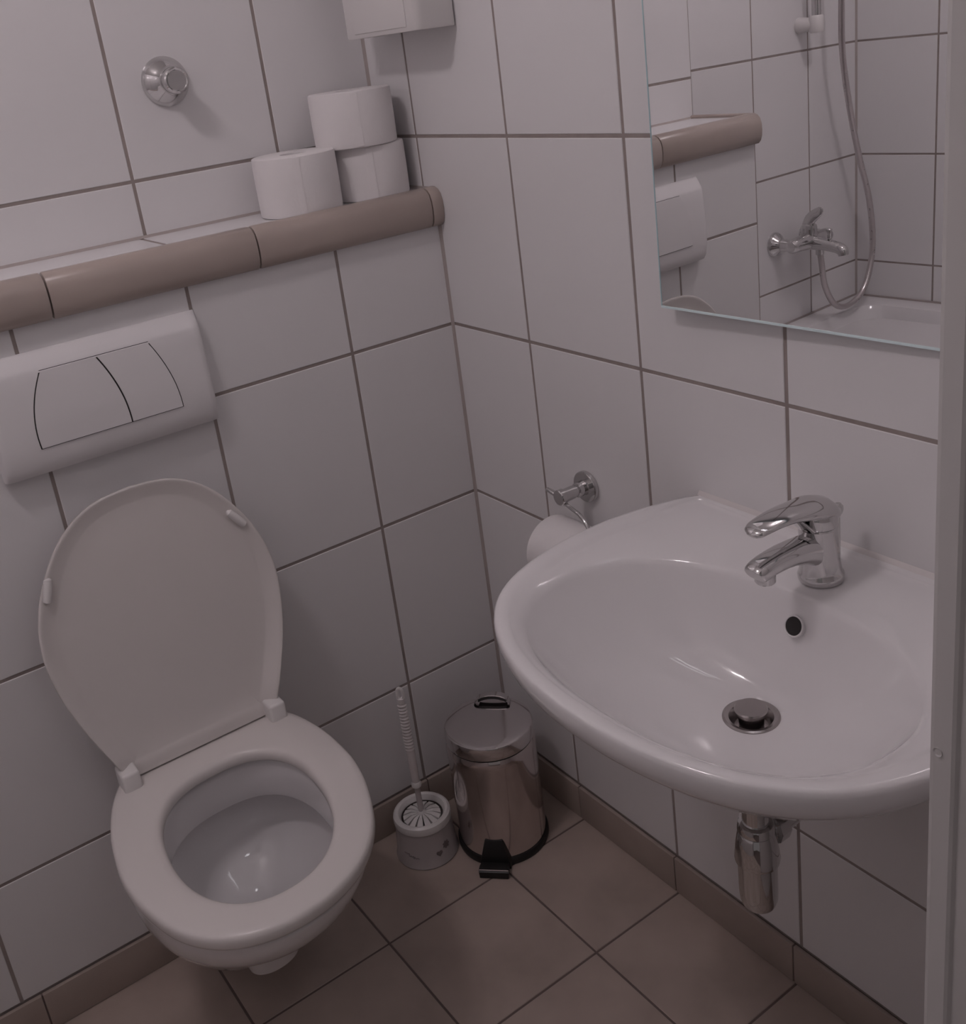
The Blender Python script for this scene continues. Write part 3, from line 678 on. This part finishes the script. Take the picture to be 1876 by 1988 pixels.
# ------------------------------------------------------------------ toilet brush and holder
qx, qy = -0.2625, -0.0855
bh = thing('toilet_brush_holder', (qx, qy, 0), 'milky plastic toilet brush holder with heart print beside the bin', 'brush holder')
mk('pot', lathe([(0.052, 0.0), (0.0565, 0.0006), (0.0575, 0.003), (0.0555, 0.010), (0.0530, 0.040), (0.0505, 0.072), (0.0505, 0.076), (0.049, 0.076), (0.049, 0.070), (0.050, 0.03), (0.050, 0.004), (0.0001, 0.003)], (qx, qy, 0), n=56), M_CLEAR, bh)
top = mk('rim', lathe([(0.0500, 0.070), (0.0522, 0.071), (0.0528, 0.078), (0.0515, 0.084), (0.0475, 0.087), (0.0425, 0.0855), (0.0395, 0.081), (0.038, 0.076), (0.0500, 0.070)], (qx, qy, 0), n=56, cap0=False, cap1=False), M_PLASTIC, bh, label='white plastic rim')
def decal(pts2, a0, z0):
    # flat print wrapped on the pot wall; pts2 in metres (along, up)
    ids = []
    V = []
    for k in (0.0002, 0.0007):
        for s_, t_ in pts2:
            z = z0 + t_; rr_ = 0.0555 - (z - 0.010) * (0.0025 / 0.030) + k
            a = a0 + s_ / rr_; V.append((qx + rr_ * math.cos(a), qy + rr_ * math.sin(a), z))
    n_ = len(pts2); F = [tuple(range(n_, 2 * n_)), tuple(range(n_ - 1, -1, -1))] + [(i, (i + 1) % n_, n_ + (i + 1) % n_, n_ + i) for i in range(n_)]
    return V, F
heart = []
for i in range(28):
    t = 2 * PI * i / 28
    heart.append((0.0062 * math.sin(t) ** 3, 0.0004 * (13 * math.cos(t) - 5 * math.cos(2 * t) - 2 * math.cos(3 * t) - math.cos(4 * t))))
acam = math.atan2(-1.51 - qy, -0.963 - qx)
mk('heart_print', decal(heart, acam + 0.36, 0.027), M_PRINT, bh, smooth=False, label='grey heart print')
rose = [((0.0068 + 0.0012 * math.cos(7 * t)) * math.cos(t), (0.0068 + 0.0012 * math.cos(7 * t)) * math.sin(t)) for t in [2 * PI * i / 42 for i in range(42)]]
mk('flower_print', decal(rose, acam + 0.66, 0.037), M_PRINT, bh, smooth=False, label='grey flower print')
for k, (w0, zz_) in enumerate(((-0.78, 0.032), (-0.60, 0.028), (-0.44, 0.0255))):
    wav = [(-0.006 + 0.012 * i / 10, 0.0012 * math.sin(i * 1.7 + k)) for i in range(11)]
    mk('script_print', decal(wav + [(s_, t_ - 0.0009) for s_, t_ in reversed(wav)], acam + w0, zz_), M_PRINT, bh, smooth=False, label='thin handwritten squiggle print')
br = thing('toilet_brush', (qx, qy, 0.01), 'toilet brush with clear ribbed handle standing in its holder', 'toilet brush')
hd = Vector((-0.268, -0.093, 0.0)); tipv = Vector((-0.2715, -0.0985, 0.357))
def hpnt(z): t = (z - 0.02) / (0.357 - 0.02); return Vector((qx, qy, 0.02)).lerp(tipv, t)
# bristle head inside the pot: hub with radiating tufts
for i in range(14):
    a = 2 * PI * i / 14
    c_ = hpnt(0.062); dirv = Vector((math.cos(a), math.sin(a), 0)); sd = Vector((-dirv.y, dirv.x, 0))
    rgs = [[c_ + dirv * r_ + sd * w_ + Vector((0, 0, zt_)), c_ + dirv * r_ - sd * w_ + Vector((0, 0, zt_)), c_ + dirv * r_ - sd * w_ + Vector((0, 0, -0.035)), c_ + dirv * r_ + sd * w_ + Vector((0, 0, -0.035))] for r_, w_, zt_ in ((0.006, 0.0010, 0.021), (0.020, 0.0036, 0.0215), (0.0340, 0.0056, 0.016))]
    mk('bristle_tuft', loft(rgs), M_PLASTIC, br, smooth=False)
mk('hub', lathe([(0.009, 0.03), (0.010, 0.072), (0.008, 0.084), (0.006, 0.09)], hpnt(0.06) * 1.0 - Vector((0, 0, 0.06)), n=20), M_PLASTIC, br)
mk('stem', tube([hpnt(0.05), hpnt(0.10), hpnt(0.146)], 0.0052, 14), M_CLEAR, br)
mk('collar', tube([hpnt(0.142), hpnt(0.145), hpnt(0.150), hpnt(0.154)], [0.006, 0.0088, 0.0092, 0.007], 18), M_PLASTIC, br)
hpth, hr = [], []
for i in range(150):
    z = 0.152 + (0.335 - 0.152) * i / 149
    hpth.append(hpnt(z)); b_ = 0.0070 + 0.0010 * math.sin((z - 0.152) / 0.183 * PI)
    if 0.225 < z < 0.325: b_ += 0.0011 * math.sin((z - 0.225) / 0.100 * 2 * PI * 15)
    hr.append((b_, b_ * 0.8))
mk('handle', tube(hpth, hr, 16), M_HANDLE, br, angle=60, label='clear ribbed handle')
lp_ = []
for i in range(17):
    a = 2 * PI * i / 16; cc = hpnt(0.343)
    lp_.append(cc + CR * (0.0052 * math.sin(a)) + Vector((0, 0, 1)) * (-0.0125 * math.cos(a)))
mk('hanging_loop', tube(lp_, 0.0028, 10), M_PLASTIC, br)

# ------------------------------------------------------------------ bathtub side (seen in the mirror)
ZT = 0.4925
tub = thing('bathtub', (-1.6, -0.43, 0), 'white bathtub in the tiled alcove reflected in the mirror', 'bathtub')
X0t, X1t, Y0t, Y1t = XC + 0.001, -1.215, YF + 0.001, YT - 0.001
def tr(ins, z, r, sx=0.0): return rr(X0t + ins, X1t - ins, Y0t + ins + sx, Y1t - ins - sx, z, r, 8)
mk('shell', loft([tr(0.02, ZT - 0.04, 0.02), tr(0.0, ZT - 0.04, 0.004), tr(0.0, ZT - 0.004, 0.004), tr(0.003, ZT, 0.006), tr(0.055, ZT, 0.06), tr(0.065, ZT - 0.004, 0.07), tr(0.072, ZT - 0.02, 0.08), tr(0.09, ZT - 0.20, 0.11, 0.05), tr(0.11, ZT - 0.34, 0.13, 0.10), tr(0.16, ZT - 0.40, 0.12, 0.14), tr(0.25, ZT - 0.41, 0.08, 0.2)]), M_ACRYL, tub)
mk('apron', box(X1t - 0.02, X1t - 0.002, Y0t, Y1t, 0.001, ZT - 0.041), M_ACRYL, tub, smooth=False)
mk('silicone_joint', box(X0t, X1t, Y1t - 0.003, Y1t + 0.0008, ZT - 0.002, ZT + 0.005), M_SIL, tub, smooth=False)
mk('silicone_joint', box(X0t - 0.0008, X0t + 0.003, Y0t, Y1t, ZT - 0.002, ZT + 0.005), M_SIL, tub, smooth=False)
tx, tz = -1.584, 0.735
bt = thing('bath_tap', (tx, YT, tz), 'chrome wall-mounted bath mixer tap reflected in the mirror', 'tap')
yb_ = YT - 0.062
for s in (-1, 1):
    mk('rosette', lathe([(0.0345, -0.0002), (0.0345, -0.004), (0.030, -0.012), (0.019, -0.022), (0.0165, -0.030), (0.0165, -0.060)], (tx + s * 0.075, YT, tz), 'y', 32), M_CHROME, bt)
mk('body', tube([(tx - 0.092, yb_, tz), (tx - 0.088, yb_, tz), (tx - 0.05, yb_, tz), (tx, yb_, tz), (tx + 0.05, yb_, tz), (tx + 0.088, yb_, tz), (tx + 0.092, yb_, tz)], [0.013, 0.0185, 0.021, 0.025, 0.021, 0.0185, 0.013], 24, per=2), M_CHROME, bt)
mk('spout', tube([(tx, yb_ - 0.005, tz - 0.004), (tx, yb_ - 0.05, tz - 0.008), (tx, yb_ - 0.085, tz - 0.014), (tx, yb_ - 0.102, tz - 0.022), (tx, yb_ - 0.106, tz - 0.034)], [0.020, 0.017, 0.0155, 0.0155, 0.014], 20, per=3), M_CHROME, bt)
mk('lever', join(lathe([(0.021, 0.012), (0.0225, 0.03), (0.020, 0.044), (0.011, 0.050)], (tx, yb_, tz), n=28),
    tube([(tx, yb_ + 0.006, tz + 0.040), (tx, yb_ - 0.004, tz + 0.060), (tx, yb_ - 0.020, tz + 0.074), (tx, yb_ - 0.036, tz + 0.084), (tx, yb_ - 0.043, tz + 0.086)], [(0.016, 0.012), (0.017, 0.009), (0.015, 0.005), (0.012, 0.004), (0.005, 0.002)], 18, per=3, up=(1, 0, 0.01))), M_CHROME, bt)
mk('diverter_knob', lathe([(0.005, 0.010), (0.005, 0.024), (0.008, 0.026), (0.0085, 0.034), (0.006, 0.037)], (tx, yb_ - 0.062, tz), n=20), M_CHROME, bt)
rail = thing('shower_rail', (-1.641, YT, 1.30), 'chrome vertical shower rail on the alcove wall in the mirror', 'rail')
rx, ry = -1.641, YT - 0.055
mk('bar', tube([(rx, ry, 1.285), (rx, ry, 1.92)], 0.0125, 20), M_CHROME, rail)
for z in (1.302, 1.90):
    mk('bracket', join(lathe([(0.020, -0.0002), (0.0215, -0.004), (0.018, -0.030), (0.0165, -0.050)], (rx, YT, z), 'y', 28), lathe([(0.0165, -0.022), (0.019, -0.018), (0.019, 0.018), (0.0165, 0.022)], (rx, ry, z), n=28)), M_PLASTIC if z < 1.5 else M_CHROME, rail)
hs_ = thing('shower_hose', (-1.66, YT - 0.06, 0.70), 'flexible metal shower hose hanging in a loop in the mirror', 'hose')
hpts = [(-1.629, yb_ - 0.004, 0.690)] + [(-1.632, 0.272, 0.66), (-1.645, 0.27, 0.59), (-1.686, 0.264, 0.527), (-1.751, 0.258, 0.512), (-1.823, 0.254, 0.548), (-1.869, 0.256, 0.65), (-1.863, 0.262, 0.79), (-1.819, 0.27, 0.932), (-1.756, 0.262, 1.085), (-1.709, 0.252, 1.225), (-1.681, 0.236, 1.36), (-1.664, 0.22, 1.52), (-1.646, 0.205, 1.68), (-1.641, 0.2, 1.775)]
mk('hose', tube(hpts, 0.0085, 12, per=10), M_HOSE, hs_)
mk('nut', tube([(-1.629, yb_ - 0.003, tz - 0.0235), (-1.629, yb_ - 0.003, 0.686)], [0.012, 0.0115], 14), M_CHROME, hs_)
sh_ = thing('hand_shower', (-1.641, 0.2, 1.80), 'chrome hand shower hooked on the shower rail', 'hand shower')
mk('handle', tube([(-1.641, 0.200, 1.78), (-1.641, 0.199, 1.86), (-1.641, 0.190, 1.95)], [0.011, 0.0125, 0.014], 16, per=2), M_CHROME, sh_)
mk('head', lathe([(0.012, 0.03), (0.035, 0.02), (0.040, 0.0), (0.038, -0.006), (0.0001, -0.007)], (-1.641, 0.172, 1.965), n=28, M=Matrix.Rotation(-0.9, 3, 'X')), M_CHROME, sh_)
mk('slider', bbox_(-1.661, -1.621, 0.216, 0.302, 1.80, 1.83, 0.006, 2), M_CHROME, rail)

# ------------------------------------------------------------------ lamps (above the frame; hall lamp added)
LX, LYy = -1.10, -0.55
cl = thing('ceiling_lamp', (LX, LYy, ZC), 'ceiling lamp with two bulbs above the picture', 'lamp')
mk('canopy', lathe([(0.10, 0.0), (0.10, -0.012), (0.09, -0.02), (0.0001, -0.02)], (LX, LYy, ZC), n=40), M_CHROME, cl)
for s in (-1, 1):
    px_ = LX + s * 0.035; py2 = LYy - s * 0.045
    mk('socket', lathe([(0.014, -0.018), (0.014, -0.045)], (px_, py2, ZC), n=18), M_PLASTIC, cl)
    mk('bulb', lathe([(0.012, -0.045), (0.024, -0.062), (0.029, -0.08), (0.024, -0.098), (0.012, -0.107), (0.0001, -0.109)], (px_, py2, ZC), n=16), M_BULB, cl)
ml = thing('mirror_lamp', (0, -0.80, 1.86), 'tube lamp on the wall above the mirror, above the picture', 'lamp')
mk('housing', bbox_(-0.045, -0.001, -1.02, -0.58, 1.85, 1.90, 0.006, 2), M_LACQ, ml)
mk('tube', tube([(-0.062, -1.01, 1.868), (-0.062, -0.59, 1.868)], 0.012, 12), M_TUBE, ml)
hl = thing('added_hall_lamp', (-0.55, -1.90, ZC), 'unseen flat round lamp added behind the camera for a rim highlight', 'lamp')  # unseen lamp, added to give the basin rim a highlight
mk('canopy', lathe([(0.13, 0.0), (0.13, -0.02), (0.12, -0.022)], (-0.55, -1.90, ZC), n=40), M_LACQ, hl)
mk('diffuser', lathe([(0.118, -0.0225), (0.112, -0.036), (0.08, -0.045), (0.0001, -0.048)], (-0.55, -1.90, ZC), n=32), M_HALL, hl)
